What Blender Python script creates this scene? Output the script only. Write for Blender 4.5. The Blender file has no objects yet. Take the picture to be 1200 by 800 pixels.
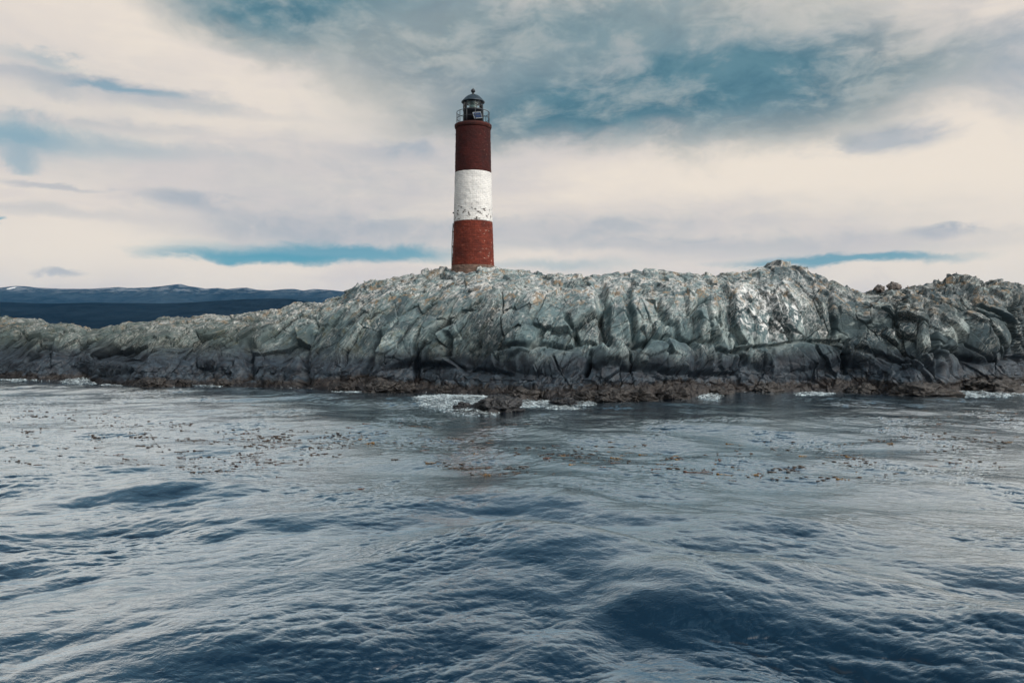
import bpy, bmesh, math, random
import numpy as np
from mathutils import Vector, Matrix

random.seed(7)
rng = np.random.default_rng(11)
scene = bpy.context.scene
COL = scene.collection
R = math.radians

# ------------------------------------------------------------------ frame of reference
# the boat's deck is 3.5 m above the sea; a 27 mm lens looks along +Y; (px, py) below are measured positions
F, HZ, CAMZ = 900.0, 387.0, 3.5


def X_at(px, d): return (px - 600.0) / F * d
def Z_at(py, d): return CAMZ + (HZ - py) / F * d
def D_sea(py): return CAMZ * F / (py - HZ)


# ------------------------------------------------------------------ small helpers
def lin(c):
    c = c / 255.0
    return c / 12.92 if c <= 0.04045 else ((c + 0.055) / 1.055) ** 2.4


def rgb(r, g, b): return (lin(r), lin(g), lin(b), 1.0)


def tag(o, label=None, cat=None, group=None, kind=None):
    if label: o['label'] = label
    if cat: o['category'] = cat
    if group: o['group'] = group
    if kind: o['kind'] = kind
    return o


def link_mesh(name, me, mat=None, parent=None, smooth=True):
    if mat: me.materials.append(mat)
    if smooth: me.shade_smooth()
    o = bpy.data.objects.new(name, me)
    COL.objects.link(o)
    if parent: o.parent = parent
    return o


def grid_mesh(name, P, wrap=False):
    """P: (rows, cols, 3) -> quad grid mesh"""
    r, c = P.shape[:2]
    me = bpy.data.meshes.new(name)
    idx = np.arange(r * c, dtype=np.int32).reshape(r, c)
    if wrap:
        nx = np.roll(idx, -1, axis=1)
        q = np.stack([idx[:-1], nx[:-1], nx[1:], idx[1:]], -1)
    else:
        q = np.stack([idx[:-1, :-1], idx[:-1, 1:], idx[1:, 1:], idx[1:, :-1]], -1)
    q = q.reshape(-1, 4)
    fill_mesh(me, P.reshape(-1, 3), q)
    return me


def fill_mesh(me, V, Q):
    n, k = Q.shape
    me.vertices.add(len(V))
    me.vertices.foreach_set('co', np.ascontiguousarray(V, dtype=np.float32).ravel())
    me.loops.add(n * k)
    me.loops.foreach_set('vertex_index', np.ascontiguousarray(Q, dtype=np.int32).ravel())
    me.polygons.add(n)
    me.polygons.foreach_set('loop_start', np.arange(0, n * k, k, dtype=np.int32))
    me.update(calc_edges=True)
    me.validate()


def bm_obj(name, bm, mat, parent=None, smooth=True):
    me = bpy.data.meshes.new(name)
    bm.normal_update()
    bm.to_mesh(me)
    bm.free()
    return link_mesh(name, me, mat, parent, smooth)


# ------------------------------------------------------------------ noise in numpy
def _hash(ix, iy, iz, seed):
    h = (ix.astype(np.uint32) * np.uint32(374761393) + iy.astype(np.uint32) * np.uint32(668265263)
         + iz.astype(np.uint32) * np.uint32(2147483647 - 58) + np.uint32(seed * 1274126177 & 0xffffffff))
    h = (h ^ (h >> np.uint32(13))) * np.uint32(1274126177)
    h = (h ^ (h >> np.uint32(16))) * np.uint32(2246822519)
    return h ^ (h >> np.uint32(15))


def _u(h): return (h & np.uint32(0xffff)).astype(np.float32) / 65535.0


def perlin(x, y, z, seed=0):
    fx, fy, fz = np.floor(x), np.floor(y), np.floor(z)
    ix, iy, iz = fx.astype(np.int64), fy.astype(np.int64), fz.astype(np.int64)
    x, y, z = (x - fx).astype(np.float32), (y - fy).astype(np.float32), (z - fz).astype(np.float32)
    s = lambda t: t * t * t * (t * (t * 6 - 15) + 10)
    u, v, w = s(x), s(y), s(z)
    out = np.zeros(x.shape, np.float32)
    for dx in (0, 1):
        for dy in (0, 1):
            for dz in (0, 1):
                h = _hash(ix + dx, iy + dy, iz + dz, seed)
                gx = (h & np.uint32(1023)).astype(np.float32) / 511.5 - 1
                gy = ((h >> np.uint32(10)) & np.uint32(1023)).astype(np.float32) / 511.5 - 1
                gz = ((h >> np.uint32(20)) & np.uint32(1023)).astype(np.float32) / 511.5 - 1
                wt = (u if dx else 1 - u) * (v if dy else 1 - v) * (w if dz else 1 - w)
                out += wt * (gx * (x - dx) + gy * (y - dy) + gz * (z - dz))
    return out * 1.1


def fbm(x, y, z, oct=4, seed=0, gain=0.5):
    a, s, o = 1.0, 1.0, 0
    for k in range(oct):
        o = o + a * perlin(x * s + 7.3 * k, y * s - 3.1 * k, z * s + 1.7 * k, seed + k)
        a *= gain
        s *= 2.03
    return o


def cells(x, y, z, seed=0):
    """Voronoi facets: per-cell random offset + random tilt, and F2-F1"""
    fx, fy, fz = np.floor(x).astype(np.int64), np.floor(y).astype(np.int64), np.floor(z).astype(np.int64)
    f1 = np.full(x.shape, 9.0, np.float32); f2 = f1.copy()
    val = np.zeros_like(f1); rid = np.zeros_like(f1)
    for dx in (-1, 0, 1):
        for dy in (-1, 0, 1):
            for dz in (-1, 0, 1):
                cx, cy, cz = fx + dx, fy + dy, fz + dz
                h = _hash(cx, cy, cz, seed)
                h2 = _hash(cx, cy, cz, seed + 91)
                qx = (x - cx).astype(np.float32) - _u(h)
                qy = (y - cy).astype(np.float32) - _u(h >> np.uint32(9))
                qz = (z - cz).astype(np.float32) - _u(h2)
                d = qx * qx + qy * qy + qz * qz
                h3 = _hash(cx, cy, cz, seed + 177)
                g = 2.5
                v = (_u(h3) - 0.5) + g * ((_u(h3 >> np.uint32(7)) - .5) * qx + (_u(h3 >> np.uint32(13)) - .5) * qy
                                          + (_u(h2 >> np.uint32(11)) - .5) * qz)
                near = d < f1
                f2 = np.where(near, f1, np.minimum(f2, d))
                val = np.where(near, v, val)
                rid = np.where(near, _u(h2 >> np.uint32(5)), rid)
                f1 = np.where(near, d, f1)
    return val, np.sqrt(f2) - np.sqrt(f1), rid


def sstep(a, b, x):
    t = np.clip((x - a) / (b - a), 0, 1)
    return t * t * (3 - 2 * t)


# ------------------------------------------------------------------ node expression helper
class E:
    """wraps a node socket so that shader maths can be written as expressions"""
    nt = None

    def __init__(s, sock): s.s = sock

    @staticmethod
    def m(op, *a, clamp=False):
        n = E.nt.nodes.new('ShaderNodeMath'); n.operation = op; n.use_clamp = clamp
        for i, v in enumerate(a): E.put(n.inputs[i], v)
        return E(n.outputs[0])

    @staticmethod
    def put(inp, v):
        if isinstance(v, E): E.nt.links.new(v.s, inp)
        else: inp.default_value = v

    def __add__(s, o): return E.m('ADD', s, o)
    __radd__ = __add__
    def __sub__(s, o): return E.m('SUBTRACT', s, o)
    def __rsub__(s, o): return E.m('SUBTRACT', o, s)
    def __mul__(s, o): return E.m('MULTIPLY', s, o)
    __rmul__ = __mul__
    def __truediv__(s, o): return E.m('DIVIDE', s, o)
    def __rtruediv__(s, o): return E.m('DIVIDE', o, s)


def vec(x, y, z=0.0):
    n = E.nt.nodes.new('ShaderNodeCombineXYZ')
    for i, v in enumerate((x, y, z)): E.put(n.inputs[i], v)
    return E(n.outputs[0])


def sep(v):
    n = E.nt.nodes.new('ShaderNodeSeparateXYZ'); E.put(n.inputs[0], v)
    return [E(o) for o in n.outputs]


def vmath(op, *a):
    n = E.nt.nodes.new('ShaderNodeVectorMath'); n.operation = op
    for i, v in enumerate(a): E.put(n.inputs[i], v)
    return E(n.outputs['Value'] if op in ('LENGTH', 'DOT_PRODUCT') else n.outputs[0])


def noise(v, scale=1.0, detail=4.0, rough=0.55, dist=0.0, ntype='FBM'):
    n = E.nt.nodes.new('ShaderNodeTexNoise'); n.noise_dimensions = '3D'
    try: n.noise_type = ntype
    except Exception: pass
    E.put(n.inputs['Vector'], v)
    n.inputs['Scale'].default_value = scale; n.inputs['Detail'].default_value = detail
    n.inputs['Roughness'].default_value = rough; n.inputs['Distortion'].default_value = dist
    return E(n.outputs[0])


def ss(x, a, b, lo=0.0, hi=1.0, smooth=True):
    n = E.nt.nodes.new('ShaderNodeMapRange')
    n.interpolation_type = 'SMOOTHSTEP' if smooth else 'LINEAR'
    E.put(n.inputs[0], x)
    n.inputs[1].default_value = a; n.inputs[2].default_value = b
    n.inputs[3].default_value = lo; n.inputs[4].default_value = hi
    return E(n.outputs[0])


def mix(f, a, b):
    n = E.nt.nodes.new('ShaderNodeMix'); n.data_type = 'RGBA'
    E.put(n.inputs[0], f); E.put(n.inputs[6], a); E.put(n.inputs[7], b)
    return E(n.outputs[2])


def bump(h, strength=0.5, dist=0.1, prev=None):
    n = E.nt.nodes.new('ShaderNodeBump')
    n.inputs['Strength'].default_value = strength; n.inputs['Distance'].default_value = dist
    E.put(n.inputs['Height'], h)
    if prev is not None: E.put(n.inputs['Normal'], prev)
    return E(n.outputs[0])


def new_mat(name):
    m = bpy.data.materials.new(name); m.use_nodes = True
    E.nt = m.node_tree
    b = m.node_tree.nodes['Principled BSDF']
    tc = m.node_tree.nodes.new('ShaderNodeTexCoord')
    return m, b, tc


def simple_mat(name, col, rough=0.6, metal=0.0, vary=0.25, scale=8.0, bump_s=0.2):
    m, b, tc = new_mat(name)
    n = noise(E(tc.outputs['Object']), scale, 5, 0.6)
    dark = tuple(c * (1 - vary) for c in col[:3]) + (1,)
    lite = tuple(min(1, c * (1 + vary)) for c in col[:3]) + (1,)
    E.put(b.inputs['Base Color'], mix(ss(n, .3, .7), dark, lite))
    b.inputs['Roughness'].default_value = rough
    b.inputs['Metallic'].default_value = metal
    if bump_s: E.put(b.inputs['Normal'], bump(n, bump_s, 0.02))
    return m


# ------------------------------------------------------------------ camera
cam_d = bpy.data.cameras.new('camera'); cam_d.sensor_width = 36; cam_d.lens = 27
cam_d.clip_start = 0.1; cam_d.clip_end = 60000
cam = bpy.data.objects.new('camera', cam_d); COL.objects.link(cam)
cam.location = (0, 0, CAMZ)
cam.rotation_euler = (R(90) - math.atan(13 / F), 0, 0)
scene.camera = cam

# ------------------------------------------------------------------ sky and sun
SUN_AZ, SUN_EL = 128.0, 46.0        # clockwise from the view direction; behind and to the right, behind thin cloud
world = bpy.data.worlds.new('World'); scene.world = world; world.use_nodes = True
nt = world.node_tree; E.nt = nt
bg = nt.nodes['Background']
SKY = 0.1
bg.inputs['Strength'].default_value = SKY
sky = nt.nodes.new('ShaderNodeTexSky'); sky.sky_type = 'NISHITA'; sky.sun_disc = False
sky.sun_elevation = R(SUN_EL); sky.sun_rotation = R(SUN_AZ)
sky.air_density = 1.0; sky.dust_density = 0.6; sky.ozone_density = 2.0
tc = nt.nodes.new('ShaderNodeTexCoord')
dx, dy, dz = sep(E(tc.outputs['Generated']))
az = E.m('ARCTAN2', dx, dy) * (180 / math.pi)
el = E.m('ARCSINE', dz) * (180 / math.pi)


def to_azel(px, py):
    a = math.degrees(math.atan((px - 600) / F))
    return a, math.degrees(math.atan((HZ - py) / math.hypot(F, px - 600)))


# the air's own texture: puffs that flatten towards the horizon, and long streaks along it
lay = 1.0 / (E.m('MAXIMUM', dz, 0.0) + 0.30)
pl = vec(dx * lay, dy * lay, 3.1)
ang = vec(az * 0.05, el * 0.11, 0.7)
wx = noise(ang, 1.0, 5, 0.55) - 0.5
wy = noise(vmath('ADD', ang, (13.1, 4.7, 2.2)), 1.0, 5, 0.55) - 0.5
puff = noise(vec(az * .115 + wx * 1.2, el * .20 + wy * 1.0, 5.0), 1.0, 8, .60, .25)
fine = noise(vec(az * .30 + wx * 1.5, el * .62 + wy * 1.2, 2.0), 1.0, 7, .62, .3)
broad = noise(pl, 1.3, 6, 0.55, 0.25)
strk = noise(vec(az * 0.028, el * 0.30 + wy, 4.0), 1.0, 7, 0.62, 0.2)
qx = az + wx * 10.0 + (puff - .5) * 6.0
qy = el + wy * 5.0 + (puff - .5) * 5.0 + (fine - .5) * 1.6
qv = vec(qx, qy, 0.0)
qx2 = az + wx * 7.0 + (fine - .5) * 5.0
qy2 = el + wy * 1.6 + (puff - .5) * 1.6 + (fine - .5) * 1.3
qv2 = vec(qx2, qy2, 0.0)


def blob(px, py, rx, ry, soft=0.6, v=None):
    a0, e0 = to_azel(px, py)
    a1, _ = to_azel(px + rx, py); a2, _ = to_azel(px - rx, py)
    _, e1 = to_azel(px, py - ry); _, e2 = to_azel(px, py + ry)
    ra, re = abs(a1 - a2) / 2, abs(e1 - e2) / 2
    d = vmath('LENGTH', vmath('MULTIPLY', vmath('SUBTRACT', v or qv, (a0, e0, 0)), (1 / ra, 1 / re, 0)))
    return ss(d, 1 + soft, max(0.0, 1 - soft))


def union(*bs):
    r = None
    for b_, w in bs:
        t = 1.0 - b_ * w
        r = t if r is None else r * t
    return 1.0 - r


def cc(r, g, b, k=1.0): return (lin(r) / SKY * k, lin(g) / SKY * k, lin(b) / SKY * k, 1)


cream = cc(242, 231, 217); pale = cc(221, 213, 209); mauve = cc(196, 193, 197)
teal = cc(98, 136, 150); deep = cc(80, 120, 137); blue = cc(76, 144, 172)
base = mix(ss(puff * 0.5 + strk * 0.5, .40, .62), pale, cream)
base = mix(ss(strk * .6 + fine * .4, .50, .66) * .5, base, cc(226, 217, 210))
base = mix(ss(puff * 0.55 + broad * 0.45, .50, .66) * 0.6, base, mauve)
bright = union((blob(1010, 205, 290, 50, .8), .9), (blob(120, 295, 230, 42, .8), .85), (blob(1190, 250, 130, 110, .8), .8),
               (blob(640, 295, 120, 40, .8), .45), (blob(420, 130, 160, 60, .9), .3), (blob(110, 50, 150, 60, .9), .45), (blob(1100, 327, 210, 14, .6), .85))
base = mix(bright, base, cream)
grey = union((blob(1030, 167, 62, 16, .5, qv2), .75), (blob(218, 238, 62, 10, .7, qv2), .7), (blob(62, 217, 60, 4, .6, qv2), .6),
             (blob(62, 323, 26, 4, .6, qv2), .6), (blob(480, 178, 62, 11, .7, qv2), .65), (blob(1085, 272, 40, 8, .6, qv2), .75),
             (blob(660, 270, 130, 14, .7, qv2), .6), (blob(1190, 85, 80, 50, .8), .75), (blob(500, 150, 130, 60, .9), .3), (blob(400, 215, 190, 40, .9), .35), (blob(60, 130, 160, 60, .9), .3), (blob(330, 262, 120, 22, .8, qv2), .4),
             (blob(130, 112, 130, 12, .8), .55), (blob(860, 262, 200, 26, .8, qv2), .25), (blob(420, 275, 190, 20, .7, qv2), .55), (blob(960, 290, 210, 14, .7, qv2), .45),
 (blob(730, 288, 150, 8, .7, qv2), .5),
             (blob(70, 96, 120, 7, .8, qv2), .5), (blob(200, 126, 130, 8, .8, qv2), .45), (blob(70, 142, 150, 7, .8, qv2), .45), (blob(60, 250, 120, 7, .8, qv2), .35))
base = mix(grey, base, mix(ss(fine, .35, .65), cc(158, 172, 186), cc(188, 190, 196)))
dark = union((blob(790, 112, 290, 62, .55), 1.0), (blob(850, 130, 190, 38, .7), .6), (blob(330, 6, 130, 56, .6), 1.0), (blob(540, 25, 190, 44, .7), .7),
             (blob(760, 30, 220, 46, .8), .72), (blob(470, 75, 120, 24, .8), .6), (blob(670, 145, 130, 22, .7), .5), (blob(960, 95, 100, 36, .7), .5))
holes = ss(puff * 0.55 + fine * 0.45, .46, .64)
dark = dark * (1.0 - holes * 0.30)
base = mix(dark, base, mix(ss(fine * .5 + broad * .5, .40, .58), deep, teal))
# out of the picture (overhead, behind, to the sides) broken cloud goes on, with a dark bank added overhead
far_side = ss(E.m('ABSOLUTE', az), 36, 60)
over = ss(el, 24, 34)
overhead = ss(el, 25, 34) * (1.0 - ss(E.m('ABSOLUTE', az), 50, 85) * ss(el, 68, 48))  # unseen dark cloud bank, added so the near water reflects darker
gen = union((far_side, 1.0), (over, 1.0)) * ss(broad * .6 + puff * .4, .47, .58)
base = mix(gen * 0.85, base, teal)
base = mix(overhead * .88, base, mix(ss(puff, .42, .64), cc(72, 112, 134), cc(132, 152, 166)))
gaps = union((blob(390, 296, 150, 11, .55, qv2), .88), (blob(290, 300, 100, 7, .6, qv2), .9), (blob(975, 307, 125, 6, .6, qv2), .85),
             (blob(80, 168, 170, 12, .8, qv2), .38), (blob(10, 160, 70, 20, .8), .5), (blob(5, 261, 12, 4, .6, qv2), .7),
             (blob(140, 108, 60, 5, .8, qv2), .55), (blob(660, 312, 80, 6, .8, qv2), .35), (blob(40, 78, 50, 8, .8), .35), (blob(20, 186, 30, 8, .8), .4))
skyc = vmath('MULTIPLY', E(sky.outputs[0]), (0.62, 1.12, 1.02))
blue_sky = mix(0.8, skyc, blue)
base = mix(gaps, base, blue_sky)
# unseen cloud behind the boat, brightened round the sun as added front light
sund = (math.sin(R(SUN_AZ)) * math.cos(R(SUN_EL)), math.cos(R(SUN_AZ)) * math.cos(R(SUN_EL)), math.sin(R(SUN_EL)))
glow = ss(vmath('DOT_PRODUCT', E(tc.outputs['Generated']), sund), .60, .99, 1.0, 5.6)
base = vmath('MULTIPLY', base, vec(glow, glow * .99, glow * .97))
# below the horizon only water and rock are ever seen
base = mix(ss(el, -0.5, -3.0), base, cc(40, 60, 70))
E.put(bg.inputs['Color'], base)

sun_d = bpy.data.lights.new('sun', 'SUN'); sun_d.energy = 1.5; sun_d.angle = R(14); sun_d.color = (1.0, 0.93, 0.84)
sun = bpy.data.objects.new('sun', sun_d); COL.objects.link(sun)
sdir = Vector((math.sin(R(SUN_AZ)) * math.cos(R(SUN_EL)), math.cos(R(SUN_AZ)) * math.cos(R(SUN_EL)), math.sin(R(SUN_EL))))
sun.rotation_euler = (-sdir).to_track_quat('-Z', 'Y').to_euler()
sun.location = (30, -20, 60)

vs = scene.view_settings
vs.view_transform = 'Standard'; vs.look = 'None'; vs.gamma = 1.0; vs.exposure = 0.0; vs.use_curve_mapping = False

# ------------------------------------------------------------------ the island
SKYLINE = np.array([(-420, 386), (-300, 379), (-160, 372), (0, 374), (20, 372.5), (50, 377.5), (75, 379), (90, 381), (103, 386), (118, 383), (130, 380),
                    (190, 374), (250, 369), (300, 368), (330, 363), (345, 357), (375, 357), (390, 351), (410, 340.5), (440, 331),
                    (480, 323.5), (530, 316), (580, 313), (610, 318), (660, 325), (690, 321), (720, 319), (760, 317), (800, 319),
                    (850, 317), (875, 319), (895, 317), (920, 315.5), (940, 318), (970, 326), (1000, 339), (1012, 341.5), (1040, 340),
                    (1055, 340), (1066, 336), (1085, 334), (1100, 335), (1130, 329), (1150, 335), (1175, 335), (1200, 336), (1320, 340),
                    (1450, 352), (1600, 372), (1700, 386)], float)
SHORE = np.array([(-420, 437), (-300, 440), (-150, 442), (0, 443), (40, 446), (100, 445), (150, 452), (170, 455), (230, 450), (300, 452), (380, 456), (440, 458),
                  (500, 458), (560, 462), (620, 466), (700, 468), (745, 468), (800, 466), (860, 462), (900, 461), (950, 459),
                  (1000, 459), (1050, 463), (1075, 465), (1105, 464), (1125, 460), (1150, 460), (1180, 460), (1195, 452), (1215, 450), (1350, 448),
                  (1500, 444), (1600, 440), (1700, 437)], float)


def sky_y(px): return np.interp(px, SKYLINE[:, 0], SKYLINE[:, 1])


def shore_d(px):
    return CAMZ * F / (np.interp(px, SHORE[:, 0], SHORE[:, 1]) - HZ)


def build_island():
    cols = np.concatenate([np.arange(-420, -20, 6.0), np.arange(-20, 1220, 0.62), np.arange(1220, 1700.1, 6.0)])
    nc = len(cols)
    ker = np.exp(-0.5 * (np.arange(-12, 13) / 5.0) ** 2); ker /= ker.sum()
    dw = np.convolve(np.pad(shore_d(cols), 12, 'edge'), ker, 'valid')
    ys = sky_y(cols)
    depth_r = np.interp(cols, [-420, 0, 100, 330, 420, 555, 700, 900, 1100, 1300, 1700], [60, 63, 62, 60, 55, 51.3, 50, 50.5, 52, 54, 60])
    depth_r = np.maximum(depth_r, dw + 4.5)
    zr = Z_at(ys, depth_r) - 0.12
    # profile control points: (share of the way inland, share of height) plus absolute shelf at the waterline
    run = depth_r - dw
    low = np.interp(cols, [-420, 0, 300, 420, 520, 1700], [1, 1, 1, .55, 0, 0])
    prof_d = [-2.6 + 0 * dw, -1.0 + 0 * dw, 0 * dw, 0.7 + 0 * dw, 1.1 + 0 * dw, 1.45 + 0 * dw,
              0.19 * run + .4, 0.30 * run + .3, 0.46 * run, 0.70 * run, run * 0.92, run, run * 1.12 + .5, run * 1.5 + 3, run * 1.9 + 7, run * 2 + 10]
    prof_z = [-1.6 + 0 * dw, -0.7 + 0 * dw, 0 * dw, 0.38 + 0 * dw, 0.75 + 0 * dw, 1.25 + 0 * dw,
              zr * (.40 - .05 * low), zr * (.60 - .05 * low), zr * (.78 - .03 * low), zr * .905, zr * .985, zr, zr * .98, zr * .72, zr * .3, -1.5 + 0 * dw]
    PD, PZ = np.stack(prof_d), np.stack(prof_z)
    PZ = np.minimum(PZ, np.maximum(zr, 0.2))
    seg = np.hypot(np.diff(PD, axis=0), np.diff(PZ, axis=0)).mean(1)
    per = np.array([10, 34, 34, 26, 26, 44, 66, 64, 64, 50, 26, 14, 14, 14, 10])
    ts = np.concatenate([np.linspace(i, i + 1, n, endpoint=False) for i, n in enumerate(per)] + [[len(per)]])
    # Catmull-Rom along the profile
    i0 = np.minimum(ts.astype(int), len(per) - 1); f = (ts - i0)[:, None]
    g = lambda A, k: A[np.clip(i0 + k, 0, len(per))]

    def cr(A):
        a, b, c, d = g(A, -1), g(A, 0), g(A, 1), g(A, 2)
        m1, m2 = (c - a) * .42, (d - b) * .42
        f2, f3 = f * f, f * f * f
        return (2 * f3 - 3 * f2 + 1) * b + (f3 - 2 * f2 + f) * m1 + (-2 * f3 + 3 * f2) * c + (f3 - f2) * m2
    D = dw[None, :] + cr(PD); Z = cr(PZ)
    Xg = (cols[None, :] - 600) / F * D
    P = np.stack([Xg, D, Z], -1)
    N = np.cross(np.gradient(P, axis=1), np.gradient(P, axis=0))
    N /= np.linalg.norm(N, axis=-1, keepdims=True) + 1e-9
    if N[len(ts) // 3, nc // 2, 1] > 0: N = -N
    x, y, z = P[..., 0], P[..., 1], P[..., 2]
    PX = np.broadcast_to(cols[None, :], x.shape)
    PY = HZ - (z - CAMZ) / D * F
    # foliation of the rock: leaning "/" on the left and centre, "\" on the right
    lean = np.interp(PX, [0, 550, 800, 950, 1200], [0.95, 0.75, 0.35, -0.35, -0.6])
    wxn = fbm(x * .45, y * .45, z * .45, 3, 5); wzn = fbm(x * .45 + 9, y * .45, z * .45, 3, 8)
    xs, yy, zs = x + .18 * wxn, y, z + .18 * wzn
    ux = xs - lean * zs          # across the joints
    rid_w = sstep(.1, 1.0, z)
    frac = z / np.maximum(zr, .5)[None, :]
    topw = sstep(.62, .9, frac)
    mid = sstep(1.0, 1.8, z) * (1 - topw)
    calm = 1 - .6 * topw * np.interp(PX, [540, 600, 1000, 1050], [.4, 1, 1, .3])
    disp = .22 * fbm(x * .17, y * .17, z * .22, 4, 21)
    v, e, rid = cells(ux * .33, yy * .22, zs * .26, 31)
    disp = disp + .66 * v * (.30 + .70 * mid) * rid_w
    disp = disp - .34 * (1 - sstep(0, .026, e)) * rid_w * (.25 + .75 * mid)
    w2x, w2z = fbm(x * 1.3, y * 1.3, z * 1.3, 2, 45) * .06, fbm(x * 1.3, y * 1.3 + 5, z * 1.3, 2, 47) * .06
    v, e1, rid1 = cells((ux + w2x) * .95, yy * .75, (zs + w2z) * .52, 61)
    disp = disp + (.15 + .08 * mid) * v - .12 * (1 - sstep(0, .022, e1)) * rid_w
    v, e2, rid2 = cells((ux + w2x) * 2.6, yy * 2.0, (zs + w2z) * 1.35, 71)
    disp = disp + calm * (.15 - .10 * mid) * (v * .6 - .16 * (1 - sstep(0, .05, e2)))
    v, e3, _ = cells((ux + w2x) * 6.0, yy * 5.0, (zs + w2z) * 3.6, 83)
    disp = disp + (.010 * calm) * v
    disp = disp + (.020 * calm) * fbm(x * 3.5, y * 3.5, z * 3.5, 4, 101, .6)
    # big clefts, measured on the face: (px at top, px at bottom, y top, y bottom, half width px, depth m)
    for (xa, xb, ya, yb, w, dp) in ((703, 712, 322, 412, 6, .55), (733, 748, 330, 400, 4.5, .4), (768, 790, 340, 402, 3.5, .3),
                                    (825, 831, 342, 424, 5, .7), (664, 676, 368, 402, 4, .4), (985, 988, 390, 436, 4, .5),
                                    (972, 976, 322, 400, 3, .3), (527, 520, 390, 420, 5, .5), (494, 488, 385, 445, 3, .35),
                                    (640, 612, 380, 430, 3.5, .3), (296, 286, 400, 445, 7, .5), (1088, 1100, 350, 440, 4.5, .45),
                                    (365, 352, 385, 450, 5, .35), (445, 425, 375, 440, 4, .3), (180, 150, 395, 440, 4, .3),
                                    (905, 930, 345, 400, 3.5, .3), (1150, 1185, 380, 420, 4, .35), (560, 545, 395, 440, 4, .3), (1046, 1056, 352, 412, 3, .2), (739, 742, 404, 434, 4, .42), (862, 868, 402, 430, 4, .38), (690, 686, 408, 440, 3, .35)):
        t = np.clip((PY - ya) / (yb - ya), -.3, 1.3)
        cxp = xa + (xb - xa) * t + 6 * wxn + 2.5 * w2x / .06
        m = np.exp(-np.abs((PX - cxp) / w) ** 3) * sstep(-.02, .22, t) * (1 - sstep(.9, 1.12, t))
        disp = disp - 1.45 * dp * m
    # rounded bulges low on the face: (px, py, rx, ry, out m)
    for (bx, by, rx, ry, out) in ((716, 416, 30, 20, .6), (640, 424, 48, 17, .5), (792, 424, 48, 24, .7), (928, 421, 52, 25, .7),
                                  (1005, 408, 34, 24, .55), (505, 402, 30, 28, .35), (250, 415, 34, 20, .5), (120, 425, 40, 16, .45),
                                  (1050, 390, 46, 30, .2), (1150, 392, 48, 30, .6), (755, 375, 26, 28, .35), (805, 372, 26, 34, .4),
                                  (595, 392, 34, 30, .4), (860, 385, 22, 30, -.45), (1175, 348, 40, 12, .45), (915, 318, 40, 9, .35), (1130, 334, 24, 10, .4)):
        q = ((PX - bx) / rx) ** 2 + ((PY - by) / ry) ** 2
        disp = disp + out * np.clip(1 - q, 0, 1) ** .8 * (z > .3)
    for (pts, hw, dp) in ((((585, 412), (640, 403), (690, 398), (712, 408), (735, 400), (800, 402), (850, 414), (880, 408), (930, 399), (985, 404)), 2.6, .42),
                          (((700, 432), (735, 436), (800, 440), (860, 437)), 3.0, .4), (((1000, 412), (1060, 420), (1100, 410), (1150, 425), (1200, 420)), 2.6, .35),
                          (((480, 428), (540, 432), (600, 438)), 2.6, .3)):
        pts = np.array(pts, float)
        yl = np.interp(PX, pts[:, 0], pts[:, 1]) + 4 * wzn + 2 * w2z / .06
        m = np.exp(-np.abs((PY - yl) / hw) ** 2.5) * sstep(pts[0, 0] - 8, pts[0, 0] + 8, PX) * (1 - sstep(pts[-1, 0] - 8, pts[-1, 0] + 8, PX))
        disp = disp - dp * m * (z > .4)
    # boulder-like brown shelf at the waterline
    sv, se, _ = cells(x * .75 + w2x, y * .8, z * 1.3, 131)
    shelf = np.exp(-((z - .35) / .55) ** 2)
    disp = disp + shelf * (.32 * np.clip(se, 0, .6) + .22 * sv + .12 * fbm(x * 2, y * 2, z * 2, 3, 141))
    jag = np.interp(PX, [300, 380, 530, 565, 640, 1000, 1060, 1200], [.06, .20, .08, .05, .07, .05, .26, .28])
    jv, je, _ = cells((ux + w2x) * .95, y * .9, zs * .9, 161)
    disp = disp + topw * jag * (1.1 * jv + .7 * np.clip(je, 0, .5))
    # rubble on the crest
    cv, ce, _ = cells(x * .8, y * .8, z * .8, 151)
    disp = disp + topw * calm * (.07 * cv + .06 * np.clip(ce, 0, .5))
    P = P + N * disp[..., None]
    me = grid_mesh('island', P)
    o = link_mesh('island', me, rock_material())
    return o, P


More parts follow.
